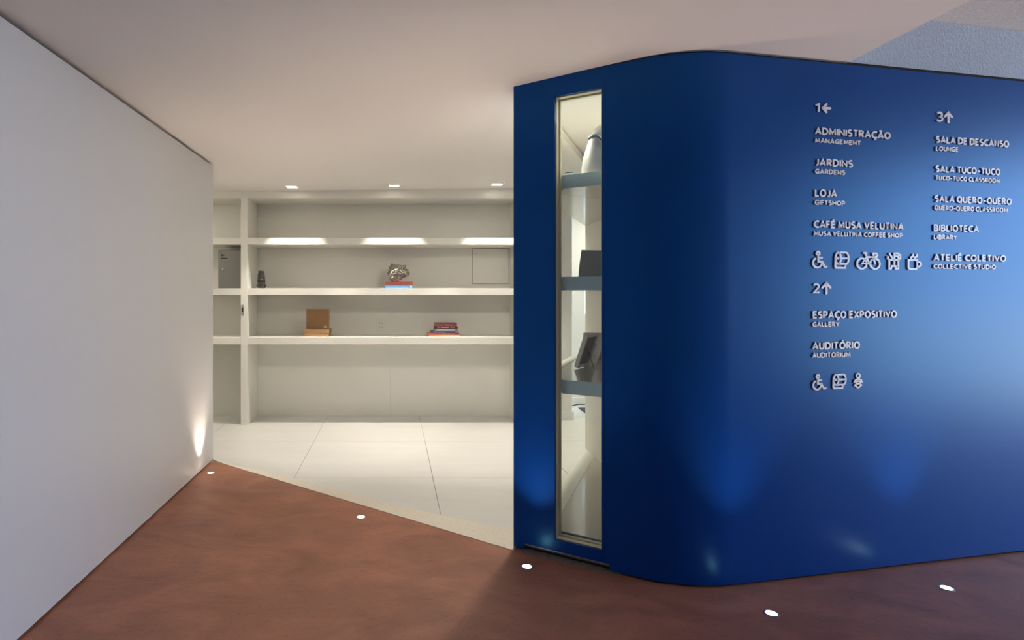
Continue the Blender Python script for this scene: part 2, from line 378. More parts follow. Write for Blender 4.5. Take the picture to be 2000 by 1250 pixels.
# outlet
M_plate = mat('white_plastic', (.88, .87, .82), .4); M_slot = mat('socket_dark', (.13, .12, .09), .6)
ox0, ox1, oz0, oz1 = (735.7-CX)/kb, (752.3-CX)/kb, H+(CY-646.5)/kb, H+(CY-623.3)/kb
ou = empty('wall_outlet', ((ox0+ox1)/2, BB, oz0), 'white double socket plate on the bookcase back panel above the lowest shelf', 'outlet')
child(link('cover_plate', B(ox0, ox1, BB-.009, BB-.0004, oz0, oz1), M_plate, bevel=.002), ou)
oc = (ox0+ox1)/2
for zc in (H+(CY-631.2)/kb, H+(CY-638.6)/kb):
    s = child(link('socket', B(oc-.024, oc+.022, BB-.0115, BB-.0092, zc-.012, zc+.014), M_plate, bevel=.001), ou)
    bm = bmesh.new()
    for dx in (-.014, 0, .014): lathe(bm, [(.0042, 0), (.0042, .0008)], 10, 0, 0, Matrix.Translation((oc+dx-.001, BB-.0117, zc+(.004 if dx == 0 else 0))) @ Matrix.Rotation(math.pi/2, 4, 'X'))
    child(link('socket_hole', bm, M_slot), ou)
# meter cabinet in the left bay
M_meter = mat('grey_cabinet_paint', (.24, .235, .225), .5)
mx0, mx1, my = -1.76, PX0-.004, 5.655; km = F/my
mz0, mz1 = 1.3515, 1.735
mc = empty('meter_cabinet', (-1.64, my, mz0), 'grey metal electrical cabinet on the middle shelf left of the upright', 'cabinet')
child(link('body', B(mx0, mx1, my+.012, BB-.002, mz0, mz1), M_meter), mc)
mdoor = child(link('door', B(mx0+.003, mx1, my, my+.0115, mz0+.004, mz1-.004), M_meter, bevel=.002), mc)
bm = bmesh.new()
for (a, b, y0, y1) in [(431, 435, 496, 497), (431, 438.2, 498.7, 499.9), (431, 435.5, 501, 502.2), (431, 444.3, 503.5, 505)]:
    box(bm, (a-CX)/km, (b-CX)/km, my-.0008, my-.0001, H+(CY-y1)/km, H+(CY-y0)/km)
child(link('printed_lines', bm, M_black), mc)
child(link('lock', lathe(bmesh.new(), [(.012, 0), (.012, .006), (.007, .008), (.006, .016)], 16, 0, 0, Matrix.Translation(((436-CX)/km, my, H+(CY-526)/km)) @ Matrix.Rotation(math.pi/2, 4, 'X')), M_steel), mc)

# ------------------------------------------------------------------ lamps
def downlight(x, y, label, group, glow=M_lampglow, s=.046):
    z = cz(x, y)
    o = empty('ceiling_downlight', (x, y, z), label, 'lamp', group)
    bm = bmesh.new()
    for (a, b, c, d) in [(-s-.012, s+.012, -s-.012, -s), (-s-.012, s+.012, s, s+.012), (-s-.012, -s, -s, s), (s, s+.012, -s, s)]: box(bm, a, b, c, d, -.004, .0)
    link('trim_ring', bm, M_white, o)
    link('diffuser', B(-s+.001, s-.001, -s+.001, s-.001, -.0025, -.0005), glow, o)
    return o
def spot(x, y, z, W, deg, blend, col, rot=(0, 0, 0), r=.03, name='spot_lamp'):
    l = bpy.data.lights.new(name, 'SPOT'); l.energy = W; l.spot_size = math.radians(deg); l.spot_blend = blend; l.color = col; l.shadow_soft_size = r
    o = bpy.data.objects.new(name, l); C.objects.link(o); o.location = (x, y, z); o.rotation_euler = rot; return o
WARM = (1, .92, .79)
for px, wh in ((570, 'left'), (769.5, 'middle'), (971, 'right')):
    y = 5.355; x = (px-CX)/F*y
    o = downlight(x, y, f'{wh}most of the three square ceiling downlights before the bookcase' if wh != 'middle' else 'middle one of the three square ceiling downlights before the bookcase', 'downlights before the bookcase')
    spot(x, y, cz(x, y)-.012, SPOT_W, 78, .5, WARM, r=.014)
def area(x, y, z, W, sx, sy, col=WARM, rot=(0, 0, 0)):
    l = bpy.data.lights.new('hidden_fill_light', 'AREA'); l.shape = 'RECTANGLE'; l.size = sx; l.size_y = sy; l.energy = W; l.color = col
    o = bpy.data.objects.new('hidden_fill_light', l); C.objects.link(o); o.location = (x, y, z); o.rotation_euler = rot; return o
area(-2.5, 4.7, 2.28, HIDDEN_FILL_W*.25, .3, .5)  # unseen lights, added to brighten the room, far wall and display case
area(2.9, 6.15, 2.30, HIDDEN_FILL_W*.8, .5, .3)
area(.86, 3.32, 2.31, HIDDEN_FILL_W*.75, .10, .14)
area(1.24, 2.98, 2.33, HIDDEN_FILL_W*.08, .12, .3)


def uplight(px, y, label):
    p = on_floor(px, y)
    o = empty('ground_uplight', (p.x, p.y, 0), label, 'lamp', 'in-ground uplights in the red floor')
    bm = bmesh.new(); n = 28
    for (r0, r1, z0, z1) in [(.021, .028, .0, .0022)]:
        ring = []
        for i in range(n):
            c, s_ = math.cos(2*math.pi*i/n), math.sin(2*math.pi*i/n)
            ring.append([bm.verts.new((r0*c, r0*s_, z0)), bm.verts.new((r1*c, r1*s_, z0)), bm.verts.new((r1*c, r1*s_, z1*.6)), bm.verts.new((r0*c, r0*s_, z1))])
        for i in range(n):
            a, b = ring[i], ring[(i+1) % n]
            for k in range(4): bm.faces.new([a[k], b[k], b[(k+1) % 4], a[(k+1) % 4]])
    link('trim_ring', bm, M_steel, o)
    link('lens', lathe(bmesh.new(), [(.0208, 0), (.0208, .0012), (.012, .0022)], 28), M_upglow, o, smooth=False)
    spot(p.x, p.y, .006, UP_W, 74, .8, (1, .80, .64), rot=(math.pi, 0, 0), r=.02, name='uplight_beam')
uplight(411.5, 924, 'small round in-ground uplight close to the white left wall')
uplight(705, 1010, 'small round in-ground uplight before the cream threshold strip')
uplight(1029.5, 1107, 'small round in-ground uplight at the left end of the blue wall')
uplight(1506.5, 1198.5, 'nearest small round in-ground uplight before the curved blue wall')
uplight(1849, 1149, 'rightmost small round in-ground uplight before the blue wall')

# ------------------------------------------------------------------ display case behind the window
LV = Vector((-.53, -1)).normalized(); L0 = Vector((1.4845, 4.356)); LN = Vector((LV.y, -LV.x))  # LN points to the case interior? checked below
inner = lambda off: (A+DN*off)
def isect(p, d, q, e):
    den = d.x*e.y-d.y*e.x; t = ((q.x-p.x)*e.y-(q.y-p.y)*e.x)/den; return p+d*t
if LN.x < 0: LN = -LN
def casepoly(off, lin=0.0, lout=None, xr=1.4845):
    a = isect(L0+LN*lin, LV, A+DN*off, DV)
    if lout is not None:
        b = isect(L0+LN*lout, LV, A+DN*off, DV)
        e = L0+LN*lout; t = (xr-e.x)/LV.x; e = e+LV*t
        s = L0+LN*lin; t = (xr-s.x)/LV.x; s = s+LV*t
        return [tuple(a), tuple(b), tuple(e), tuple(s)]
    s = L0+LN*lin; t = (xr-s.x)/LV.x; s = s+LV*t
    kx = 1.20; kp = A+DN*off; kp = kp+DV*((kx-kp.x)/DV.x)
    return [tuple(a), tuple(kp), (xr, 2.70), tuple(s)]
dc = empty('display_shelving', (*L0, 0), 'white glossy display shelves behind the narrow window', 'shelving')
M_edge = mat('blue_reflection_tint', (.42, .58, .74), .3)  # reflection in the window glass, painted as the shelf edge colour
M_gloss = mat('white_gloss_board', (.62, .61, .56), .12, spec=.6)
M_border = mat('pale_edge_strip', (.80, .80, .72), .35)  # paler strip along the slanted back edge
child(link('plinth', P(casepoly(.104), .0005, .098), M_gloss), dc)
child(link('plinth_border', P(casepoly(.104, 0, .097), .0982, .1), M_border), dc)
offs = .072
pp = A+DN*offs
def dz(px, y):
    k = (px-CX)/F; t = (k*pp.y-pp.x)/(DV.x-k*DV.y); d = (pp+DV*t).y; return H+(CY-y)*d/F
for (ya, yb) in [(344, 370), (541, 567), (741, 767.5)]:
    zt, zb = dz(1088, ya), dz(1088, yb)
    pl = casepoly(.104)
    # front strip reaches forward to the glass between the window reveals
    f0 = A+DV*(t0+.014)+DN*.072; f1 = A+DV*(t1-.009)+DN*.072; f2 = A+DV*(t1-.009)+DN*.104; f3 = A+DV*(t0+.014)+DN*.104
    pl = [pl[0], tuple(f3), tuple(f0), tuple(f1), tuple(f2)] + pl[1:]
    child(link('shelf', P(pl, zb, zt), M_gloss), dc)
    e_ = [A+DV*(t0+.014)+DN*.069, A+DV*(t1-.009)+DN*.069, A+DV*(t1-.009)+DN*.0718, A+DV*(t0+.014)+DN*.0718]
    fe = child(link('edge_reflection_strip', P([tuple(v) for v in e_], zb, zt), M_edge), dc); fe['label'] = 'front edge with blue-grey glass reflection painted on'
    if ya == 741:
        child(link('shelf_border', P(casepoly(.104, 0, .06), zt+.0002, zt+.002), M_border), dc)
zs1, zs2, zs3 = dz(1088, 344), dz(1088, 541), dz(1088, 741)
hdr = [tuple(L0), tuple(isect(L0, LV, A+DN*.12, DV)), tuple(isect(L0-LN*.03, LV, A+DN*.12, DV)), tuple(L0-LN*.03)]
child(link('header', P(hdr, 2.295, 2.345), M_room), dc)

# pale vessel with navy band on the top shelf
vx, vy, vz = 1.155, 3.08, zs1+.0005
ve = empty('sculpted_vessel', (vx, vy, vz), 'pale grey rounded vessel with a navy curved band on the top display shelf', 'vessel')
bm = bmesh.new(); prof = [(.085, 0), (.105, .01), (.118, .05), (.119, .10), (.110, .16), (.093, .22), (.075, .27), (.052, .31), (.028, .33), (.006, .336)]
lathe(bm, prof, 40)
for v in bm.verts:
    a = math.atan2(v.co.y, v.co.x)
    k = max(0, math.cos(a+1.75))**4 * math.exp(-((v.co.z-.215)/.06)**2)
    v.co.x *= 1-.28*k; v.co.y *= 1-.28*k
link('body', bm, mat('grey_ceramic', (.27, .275, .26), .35), ve, smooth=True)
bm = bmesh.new(); pts = []
for i in range(25):
    u = i/24; a = math.radians(176+u*120); z = .258 + .006*math.sin(min(u, .5)*6.28) - .075*max(0, (u-.3)/.5)**1.4
    r = .084 + .06*(.262-z)
    pts.append((r*math.cos(a), r*math.sin(a), z))
tube(bm, pts, .0065); link('navy_band', bm, mat('navy_glaze', (.015, .03, .09), .4), ve, smooth=True)
bw = empty('small_bowl', (.907, 2.905, zs1+.0005), 'tiny dark rimmed bowl left of the rounded vessel on the top display shelf', 'bowl')
link('bowl_body', lathe(bmesh.new(), [(.008, 0), (.015, .006), (.019, .022), (.019, .0275)], 20), M_plate, bw, smooth=True)
link('bowl_rim', lathe(bmesh.new(), [(.0195, .0277), (.0195, .0315)], 20), mat('dark_rim', (.06, .055, .05), .5), bw)

# curved grey display board on the middle display shelf
bm = bmesh.new(); n = 14; zb = zs2+.0005; rows = []
for i in range(n+1):
    u = i/n
    for_ = []
    for (h, inset) in [(0, 0), (.035, .003), (.08, .008), (.148, .018)]:
        c = Vector((.985+inset, 3.0)) + Vector((.85, -.30))*u*.30 + Vector((.2, .5))*.12*math.sin(math.pi*u)
        for_.append((c, zb+h))
    rows.append(for_)
vf = [[bm.verts.new((c.x, c.y, z)) for c, z in r] for r in rows]; vb = [[bm.verts.new((c.x+.001, c.y+.004, z)) for c, z in r] for r in rows]
for i in range(n):
    for j in range(3):
        bm.faces.new([vf[i][j], vf[i+1][j], vf[i+1][j+1], vf[i][j+1]]); bm.faces.new([vb[i][j], vb[i][j+1], vb[i+1][j+1], vb[i+1][j]])
    bm.faces.new([vf[i][0], vb[i][0], vb[i+1][0], vf[i+1][0]]); bm.faces.new([vf[i][3], vf[i+1][3], vb[i+1][3], vb[i][3]])
for j in range(3):
    bm.faces.new([vf[0][j], vf[0][j+1], vb[0][j+1], vb[0][j]]); bm.faces.new([vf[n][j], vb[n][j], vb[n][j+1], vf[n][j+1]])
tag(link('display_board', bm, mat('grey_card', (.72, .70, .66), .6)), 'curved dark grey board standing on the middle display shelf', 'board')

# photo frames on the lowest display shelf, seen from behind
def picture_frame(bl, wdt, hgt, lean, label, backcol, rimcol, strut=True):
    e1_ = Vector((.674, .739, 0)); nn = Vector((.739, -.674, 0)); uu = (nn*math.sin(lean)+Vector((0, 0, 1))*math.cos(lean)); ww = e1_.cross(uu)
    if ww.dot(nn) < 0: ww = -ww
    M = Matrix(((e1_.x, uu.x, ww.x, 0), (e1_.y, uu.y, ww.y, 0), (e1_.z, uu.z, ww.z, 0), (0, 0, 0, 1)))
    o = empty('picture_frame', (bl[0], bl[1], zs3+.0005+.02*math.sin(lean)), label, 'frame', 'picture frames on the lowest display shelf')
    bm = bmesh.new(); r = .014
    for (a, b, c, d) in [(0, wdt, 0, r), (0, wdt, hgt-r, hgt), (0, r, r, hgt-r), (wdt-r, wdt, r, hgt-r)]: box(bm, a, b, c, d, -.010, .012, M)
    link('frame', bm, mat('frame_rim', rimcol, .5), o)
    link('backing', B(r, wdt-r, r, hgt-r, -.004, .004, M), mat('frame_backing', backcol, .7, var=.25, var_scale=30), o)
    if strut:
        top = M @ Vector((wdt*.45, hgt*.58, .005)); foot = Vector((1.137-bl[0], 3.19-bl[1], .003-.02*math.sin(lean)))
        link('strut', tube(bmesh.new(), [top, foot], .003, 6), mat('strut_wire', (.12, .10, .08), .5), o)
    return o
picture_frame((1.050, 3.244), .154, .20, .31, 'grey rimmed picture frame with brown back and wire strut, nearest on the lowest display shelf', (.50, .38, .25), (.88, .86, .80))
o = picture_frame((1.235, 3.45), .13, .15, .31, 'smaller picture frame with orange-brown back behind the nearest frame', (.75, .40, .14), (.72, .70, .64), False)
by = 3.90; kk = F/by
cb = empty('printed_card', (1.36, by, zs3), 'white printed card with a round grey emblem behind the picture frames', 'card')
child(link('card', B((1140-CX)/kk, 1.478, by, by+.01, zs3+.0005, H+(CY-650)/kk), mat('white_card', (.60, .60, .56), .6)), cb)
bm = bmesh.new(); lathe(bm, [(.011, 0), (.011, .001)], 20, 0, 0, Matrix.Translation(((1162-CX)/kk, by-.0004, H+(CY-674)/kk)) @ Matrix.Rotation(math.pi/2, 4, 'X'))
child(link('emblem', bm, mat('emblem_grey', (.28, .26, .25), .6)), cb)
bm = bmesh.new()
for i, a in enumerate([1153.5, 1156, 1158.5, 1161]): box(bm, (a-CX)/kk, (a+1.4-CX)/kk, by-.0012, by-.0004, H+(CY-683+(i % 2))/kk, H+(CY-681+(i % 2))/kk)
child(link('red_marks', bm, mat('red_ink', (.35, .10, .07), .6)), cb)

# floor mat and cable seen beyond the case
p = [on_floor(1129, 797), on_floor(1190, 797), on_floor(1190, 822), on_floor(1160, 820)]
tag(link('floor_mat', P([tuple(v.to_2d()) for v in p], .0005, .012), mat('dark_rubber', (.03, .028, .025), .7)), 'dark rubber mat on the far tiles behind the window', 'mat')
pts = [on_floor(x, y, .006) for x, y in [(1110, 796), (1117, 792.5), (1124, 790.5), (1131, 789.5), (1138, 790), (1144, 789.2), (1152, 789)]]
tag(link('cable', tube(bmesh.new(), pts, .005, 6), mat('black_cable', (.03, .03, .03), .5)), 'thin dark cable lying on the far white tiles', 'cable')

# ------------------------------------------------------------------ things on the bookcase shelves
S2, S3 = 1.3515, .868
def sx(px, d): return (px-CX)*d/F
# camera lens
lx, ly = sx(509.7, 5.64), 5.655
le = empty('camera_lens', (lx, ly, S2), 'black camera lens with red ring standing on its petal hood on the middle shelf', 'lens')
M_lens = mat('black_lens_body', (.018, .018, .015), .45); M_rub = mat('black_rubber_grip', (.012, .012, .011), .8, bump=.5, bump_scale=300)
bm = bmesh.new(); n = 32; rows = []
for i in range(n):
    a = 2*math.pi*i/n; notch = .026 if math.cos(2*a) > -.1 else .0; ca, sa = math.cos(a), math.sin(a)
    rows.append([bm.verts.new((.048*ca, .048*sa, notch*(.5+.5*math.cos(2*a)))), bm.verts.new((.045*ca, .045*sa, .040)), bm.verts.new((.041*ca, .041*sa, .040)), bm.verts.new((.045*ca, .045*sa, notch*(.5+.5*math.cos(2*a))))])
for i in range(n):
    a, b = rows[i], rows[(i+1) % n]
    for k in range(4): bm.faces.new([a[k], b[k], b[(k+1) % 4], a[(k+1) % 4]])
link('hood', bm, M_lens, le)
link('barrel', lathe(bmesh.new(), [(.0395, .030), (.0395, .043), (.0385, .0475), (.0375, .0520), (.0375, .090), (.0355, .098), (.0365, .1), (.035, .122), (.0325, .127)], 32), M_lens, le)
link('red_ring', lathe(bmesh.new(), [(.0389, .0482), (.0389, .0515)], 32), mat('red_ring_paint', (.45, .03, .02), .4), le)
link('zoom_grip', lathe(bmesh.new(), [(.0385, .060), (.0385, .083)], 32), M_rub, le)
link('focus_grip', lathe(bmesh.new(), [(.0345, .1275), (.0330, .136), (.0305, .150)], 32), M_rub, le)
link('scale_window', B(.004, .018, -.0392, -.035, .0855, .0885), mat('white_print', (.7, .7, .65), .5), le)
link('rear_cap', lathe(bmesh.new(), [(.0285, .1505), (.0295, .153), (.028, .174)], 24), M_lens, le)

def book(px0, px1, z, h, y, depth, label, col, pages=(.62, .58, .48), rot=0, marks=None, markcol=(.7, .68, .62), group=None, spine=True):
    x0, x1 = sx(px0, y), sx(px1, y); cxx = (x0+x1)/2; wd = x1-x0
    o = empty('book', (cxx, y, z), label, 'book', group, rot=(0, 0, rot))
    cov = mat('book_cover', col, .4); t = min(.0022, h*.16)
    bm = bmesh.new(); box(bm, -wd/2, wd/2, 0, depth, 0, t); box(bm, -wd/2, wd/2, 0, depth, h-t, h); box(bm, -wd/2, wd/2, 0, .003, t, h-t)
    link('cover', bm, cov, o)
    link('pages', B(-wd/2+.004, wd/2-.004, .0032, depth-.004, t+.0002, h-t-.0002), mat('book_pages', pages, .8), o)
    if marks:
        mm = mat('spine_print', markcol, .5)
        for (a, b, c, d) in marks: link('spine_print', B(-wd/2+wd*a, -wd/2+wd*b, -.0006, -.0001, h*c, h*d), mm, o)
    return o
yb_ = 5.62
z = S2
hb = 5.6*yb_/F
book(752, 806.5, z, .028, yb_, .20, 'light blue book lying under the red book below the crumpled rock', (.10, .40, .75), marks=[(.06, .85, .30, .50), (.90, .965, .15, .85)], markcol=(.65, .85, .95), group='two books under the rock'); z += .0285
book(752, 806.5, z, .037, yb_, .20, 'red book with the crumpled rock on top', (.27, .07, .065), marks=[(.88, .98, .1, .9), (.3, .75, .45, .6)], markcol=(.36, .09, .05), group='two books under the rock'); z += .0375
# crumpled rock
rk = bmesh.new(); bmesh.ops.create_icosphere(rk, subdivisions=5, radius=1)
for v in rk.verts:
    q = v.co.copy()
    d = .80 + .34*noise.fractal(q*1.1+Vector((3, 1, 7)), .8, 2.0, 4) + .17*(1-abs(noise.noise(q*3.1+Vector((5, 2, 1))))*2.2) + .09*(abs(noise.noise(q*8.5))*2-.5) + .05*noise.noise(q*19)
    v.co = Vector((q.x*d*.108, q.y*d*.075, q.z*d*.083))
    v.co.z += .012*max(0, q.x)
mnz = min(v.co.z for v in rk.verts)
for v in rk.verts:
    v.co.z = max(v.co.z-mnz-.014, 0)
M_rock = mat('crumpled_grey_stone', (.62, .59, .52), .75, bump=1, bump_scale=130, var=.7, var_scale=75)
ro = link('rock', rk, M_rock); ro.location = (sx(778, 5.70), 5.715, z+.0004); tag(ro, 'crumpled grey mineral rock resting on the red book', 'rock')

# brown boxes
M_kraft = mat('brown_kraft', (.37, .22, .105), .6, var=.08, var_scale=14)
y = 5.63; x0, x1 = sx(593, y), sx(643, y)
bx = empty('kraft_box', ((x0+x1)/2, y, S3), 'low brown cardboard box lying on the lowest shelf under the upright one', 'box')
wd = x1-x0
link('body', B(-wd/2+.003, wd/2-.003, .002, .20, 0, .056), M_kraft, bx, bevel=.003)
lid = B(-wd/2, wd/2, 0, .203, .030, .0715); link('lid', lid, M_kraft, bx, bevel=.004)
link('closing_tab', B(wd/2-.020, wd/2-.017, -.0012, -.0002, .056, .068), mat('pale_tab', (.7, .5, .3), .6), bx)
y = 5.655; x0, x1 = sx(597.5, y), sx(641.6, y); wd = x1-x0
b2 = empty('kraft_box', ((x0+x1)/2, y, S3+.0722), 'square brown cardboard box standing upright on the lower brown box', 'box', rot=(0, 0, math.radians(-10)))
hgt = .203
link('front_panel', B(-wd/2, wd/2, 0, .004, 0, hgt), mat('brown_kraft_dark', (.28, .155, .066), .6, var=.08, var_scale=14), b2, bevel=.001)
link('body', B(-wd/2, wd/2-.002, .0045, .060, 0, hgt-.002), M_kraft, b2, bevel=.002)
bm = bmesh.new(); mx = wd/2
for (a, b, c, d) in [(mx-.042, mx-.037, .012, .034), (mx-.037, mx-.022, .030, .034), (mx-.037, mx-.022, .012, .016), (mx-.025, mx-.021, .014, .032), (mx-.019, mx-.015, .016, .030), (mx-.0145, mx-.010, .020, .026)]:
    box(bm, a, b, -.0008, -.0001, c, d)
link('printed_mark', bm, mat('cream_print', (.72, .60, .48), .6), b2)

# stack of books at right
z = S3; yS = 5.625
G1 = 'stack of books on the lowest shelf'
for (a, b, h, col, lab, mk, mc_, rt) in [
    (838, 898, .0150, (.62, .55, .42), 'cream book at the bottom of the stack on the lowest shelf', [(.3, .9, .3, .6)], (.5, .42, .28), .0),
    (836, 897.5, .0205, (.45, .11, .05), 'orange-red book second from the bottom of the stack', [(.45, .6, .3, .7), (.62, .9, .4, .7)], (.62, .30, .18), .02),
    (841.5, 895.5, .0180, (.075, .07, .19), 'purple-blue thin book third from the bottom of the stack', [(.1, .5, .35, .65), (.89, .97, .3, .8)], (.50, .45, .62), -.02),
    (849, 893.5, .0195, (.26, .26, .25), 'grey book with white spine in the middle of the stack', [(.10, .88, .25, .9)], (.62, .58, .58), .015),
    (848.5, 894, .0260, (.035, .032, .03), 'black book with pale lettering second from the top of the stack', [(.12, .22, .4, .65), (.27, .62, .4, .7), (.68, .86, .4, .6)], (.45, .42, .36), -.01),
    (849.5, 892.5, .0340, (.24, .06, .065), 'thick dark red book on top of the stack', [(.08, .34, .38, .52), (.44, .80, .38, .58)], (.5, .22, .21), .01)]:
    book(a, b, z, h, yS, .17, lab, col, marks=mk, markcol=mc_, rot=rt, group=G1); z += h+.0004

# ------------------------------------------------------------------ lettering on the blue wall
def fpt(px, y):                                   # -> (s along front wall, z)
    s = front_s(px); d = (F0+FV*s).y; return s, H+(CY-y)*d/F, d
off = -.013
WM = lambda s, z: Matrix(((FV.x, 0, -FN.x, F0.x+FV.x*s+FN.x*-.0025), (FV.y, 0, -FN.y, F0.y+FV.y*s+FN.y*-.0025), (0, 1, 0, z), (0, 0, 0, 1)))
def arc(cx, cy, rx, ry, a0, a1, n=14): return [(cx+rx*math.cos(math.radians(a0+(a1-a0)*i/n)), cy+ry*math.sin(math.radians(a0+(a1-a0)*i/n))) for i in range(n+1)]
def stroke(bm, pts, wdt, TD=.004, closed=False, caps=True):
    P2 = [Vector(p) for p in pts]; n = len(P2)
    if closed and (P2[0]-P2[-1]).length < 1e-5: P2 = P2[:-1]; n -= 1
    L, R = [], []
    for i in range(n):
        a = P2[i-1] if (i > 0 or closed) else None; b = P2[(i+1) % n] if (i < n-1 or closed) else None
        d1 = (P2[i]-a).normalized() if a is not None else None; d2 = (b-P2[i]).normalized() if b is not None else None
        d1 = d1 or d2; d2 = d2 or d1
        n1 = Vector((-d1.y, d1.x)); n2 = Vector((-d2.y, d2.x)); m_ = (n1+n2)
        m_ = n1 if m_.length < .2 else m_.normalized(); k = min(1/max(m_.dot(n1), .35), 1.6)
        L.append(P2[i]+m_*wdt/2*k); R.append(P2[i]-m_*wdt/2*k)
    def V(p, w_): return bm.verts.new((p.x, p.y, w_))
    lf = [V(p, TD) for p in L]; rf = [V(p, TD) for p in R]; lb = [V(p, 0) for p in L]; rb = [V(p, 0) for p in R]
    for i in range(n if closed else n-1):
        j = (i+1) % n
        for q in ([lf[i], rf[i], rf[j], lf[j]], [lb[i], lb[j], rb[j], rb[i]], [lf[i], lf[j], lb[j], lb[i]], [rf[i], rb[i], rb[j], rf[j]]): bm.faces.new(q)
    if not closed and not caps:
        bm.faces.new([lf[0], lb[0], rb[0], rf[0]]); bm.faces.new([lf[-1], rf[-1], rb[-1], lb[-1]])
    if not closed and caps:
        for e in (0, n-1):
            d = (P2[1]-P2[0]).normalized() if e == 0 else (P2[-2]-P2[-1]).normalized()
            base = math.atan2(-d.y, -d.x); cp = [P2[e]+Vector((math.cos(base+a), math.sin(base+a)))*wdt/2 for a in [math.pi/2*(1-k/4) for k in range(9)]]
            f_ = [V(p, TD) for p in cp]; b_ = [V(p, 0) for p in cp]; bm.faces.new(f_); bm.faces.new(b_[::-1])
            for i in range(8): bm.faces.new([f_[i], b_[i], b_[i+1], f_[i+1]])

E = lambda cx, cy, rx, ry, a0, a1, n=12: arc(cx, cy, rx, ry, a0, a1, n)
Oo = lambda w_: (E(w_/2, .5, w_/2, .5, 0, 360, 22),)
GL = {
 'A': (.62, [[(0, 0), (.31, 1), (.62, 0)], [(.11, .30), (.51, .30)]]),
 'B': (.50, [([(0, 0), (0, 1), (.24, 1)] + E(.24, .76, .20, .24, 80, -80, 8) + [(.28, .52)] + E(.27, .26, .23, .26, 75, -90, 8),), [(0, .53), (.28, .53)]]),
 'C': (.54, [E(.42, .5, .42, .5, 60, 300, 16)]),
 'D': (.60, [([(0, 0), (0, 1), (.18, 1)] + E(.20, .5, .40, .5, 85, -85, 12) + [(.18, 0)],)]),
 'E': (.42, [[(.42, 1), (0, 1), (0, 0), (.42, 0)], [(0, .52), (.38, .52)]]),
 'F': (.40, [[(.40, 1), (0, 1), (0, 0)], [(0, .50), (.36, .50)]]),
 'G': (.60, [E(.43, .5, .43, .5, 58, 285, 16) + [(.58, .08), (.58, .46), (.36, .46)]]),
 'H': (.56, [[(0, 0), (0, 1)], [(.56, 0), (.56, 1)], [(0, .52), (.56, .52)]]),
 'I': (.0, [[(0, 0), (0, 1)]]),
 'J': (.30, [[(.30, 1), (.30, .28)] + E(.08, .26, .22, .26, 0, -95, 7)]),
 'L': (.40, [[(0, 1), (0, 0), (.40, 0)]]),
 'M': (.74, [[(0, 0), (.06, 1), (.37, .22), (.68, 1), (.74, 0)]]),
 'N': (.56, [[(0, 0), (0, 1), (.56, 0), (.56, 1)]]),
 'O': (.66, [Oo(.66)]),
 'P': (.46, [[(0, 0), (0, 1), (.20, 1)] + E(.20, .71, .26, .29, 80, -80, 9) + [(.20, .42), (0, .42)]]),
 'Q': (.66, [Oo(.66), [(.36, .16), (.66, -.14)]]),
 'R': (.50, [[(0, 0), (0, 1), (.20, 1)] + E(.20, .74, .25, .26, 80, -80, 9) + [(.20, .48), (0, .48)], [(.24, .46), (.50, 0)]]),
 'S': (.44, [E(.24, .755, .22, .245, 50, 255, 9) + E(.21, .255, .23, .255, 80, -125, 10)]),
 'T': (.50, [[(0, 1), (.50, 1)], [(.25, 1), (.25, 0)]]),
 'U': (.54, [[(0, 1), (0, .34)] + E(.27, .32, .27, .32, 180, 360, 10) + [(.54, .34), (.54, 1)]]),
 'V': (.58, [[(0, 1), (.29, 0), (.58, 1)]]),
 'X': (.54, [[(0, 0), (.54, 1)], [(0, 1), (.54, 0)]]),
 'Y': (.52, [[(0, 1), (.26, .46), (.52, 1)], [(.26, .48), (.26, 0)]]),
 '-': (.36, [[(-.04, .42), (.36, .42)]]),
 '1': (.24, [[(0, .80), (.24, .98), (.24, 0)]]),
 '2': (.46, [E(.22, .73, .22, .27, 150, -30, 9) + [(.0, 0), (.48, 0)]]),
 '3': (.46, [E(.20, .745, .22, .255, 140, -80, 9) + E(.20, .255, .26, .265, 80, -140, 10)]),
}
def accented(ch):
    base = {'Ç': 'C', 'Ã': 'A', 'É': 'E', 'Ó': 'O', 'Ê': 'E'}[ch]; w_, st = GL[base]; c = w_/2
    if ch == 'Ç': ex = [[(.38, -.02), (.38, -.14), (.46, -.20), (.40, -.30), (.26, -.30)]]
    elif ch == 'Ã': ex = [[(c-.16, 1.18), (c-.06, 1.25), (c+.06, 1.18), (c+.16, 1.25)]]
    elif ch == 'Ê': ex = [[(c-.12, 1.17), (c, 1.30), (c+.12, 1.17)]]
    else: ex = [[(c-.02, 1.16), (c+.10, 1.32)]]
    return w_, st+ex
def sign(text, x0, yb, x1, h, label, bold=None, name='wall_lettering', group='directory lettering on the blue wall'):
    s0, z0, d = fpt(x0, yb); s1, _, _ = fpt(x1, yb); px = d/F
    wd = (3.0 if h > 12 else 2.1)*px if h < 17 else 3.7*px
    gap = .11 if h > 12 else .13; lay = []; x = 0; ng = 0; nst = 0
    for ch in text:
        if ch == ' ': x += .30; continue
        w_, st = GL[ch] if ch in GL else accented(ch)
        lay.append((ch, x, ng, st)); x += w_+gap; ng += 1
    tot = x-gap; inkw = (s1-s0)-wd*ng                     # each glyph also carries one stroke width
    kx = inkw/tot if tot > 0 else 1; kz = h*px-wd
    o = empty(name, (*(F0+FV*s0), z0), label, 'lettering', group)
    for ch, gx, gi, st in lay:
        bm = bmesh.new()
        for q in st:
            pts, cl = (q[0], True) if isinstance(q, tuple) else (q, False)
            stroke(bm, [(wd/2 + wd*gi + (gx+a)*kx, wd/2 + b*kz) for a, b in pts], wd, closed=cl, caps=False)
        for v in bm.verts:
            if ch in 'AMNVX12' : v.co.y = min(max(v.co.y, 0), max(kz+wd, 0)) if ch != 'A' else v.co.y
        bm.transform(WM(s0, z0)); child(link('letter', bm, M_letter), o)
    return o
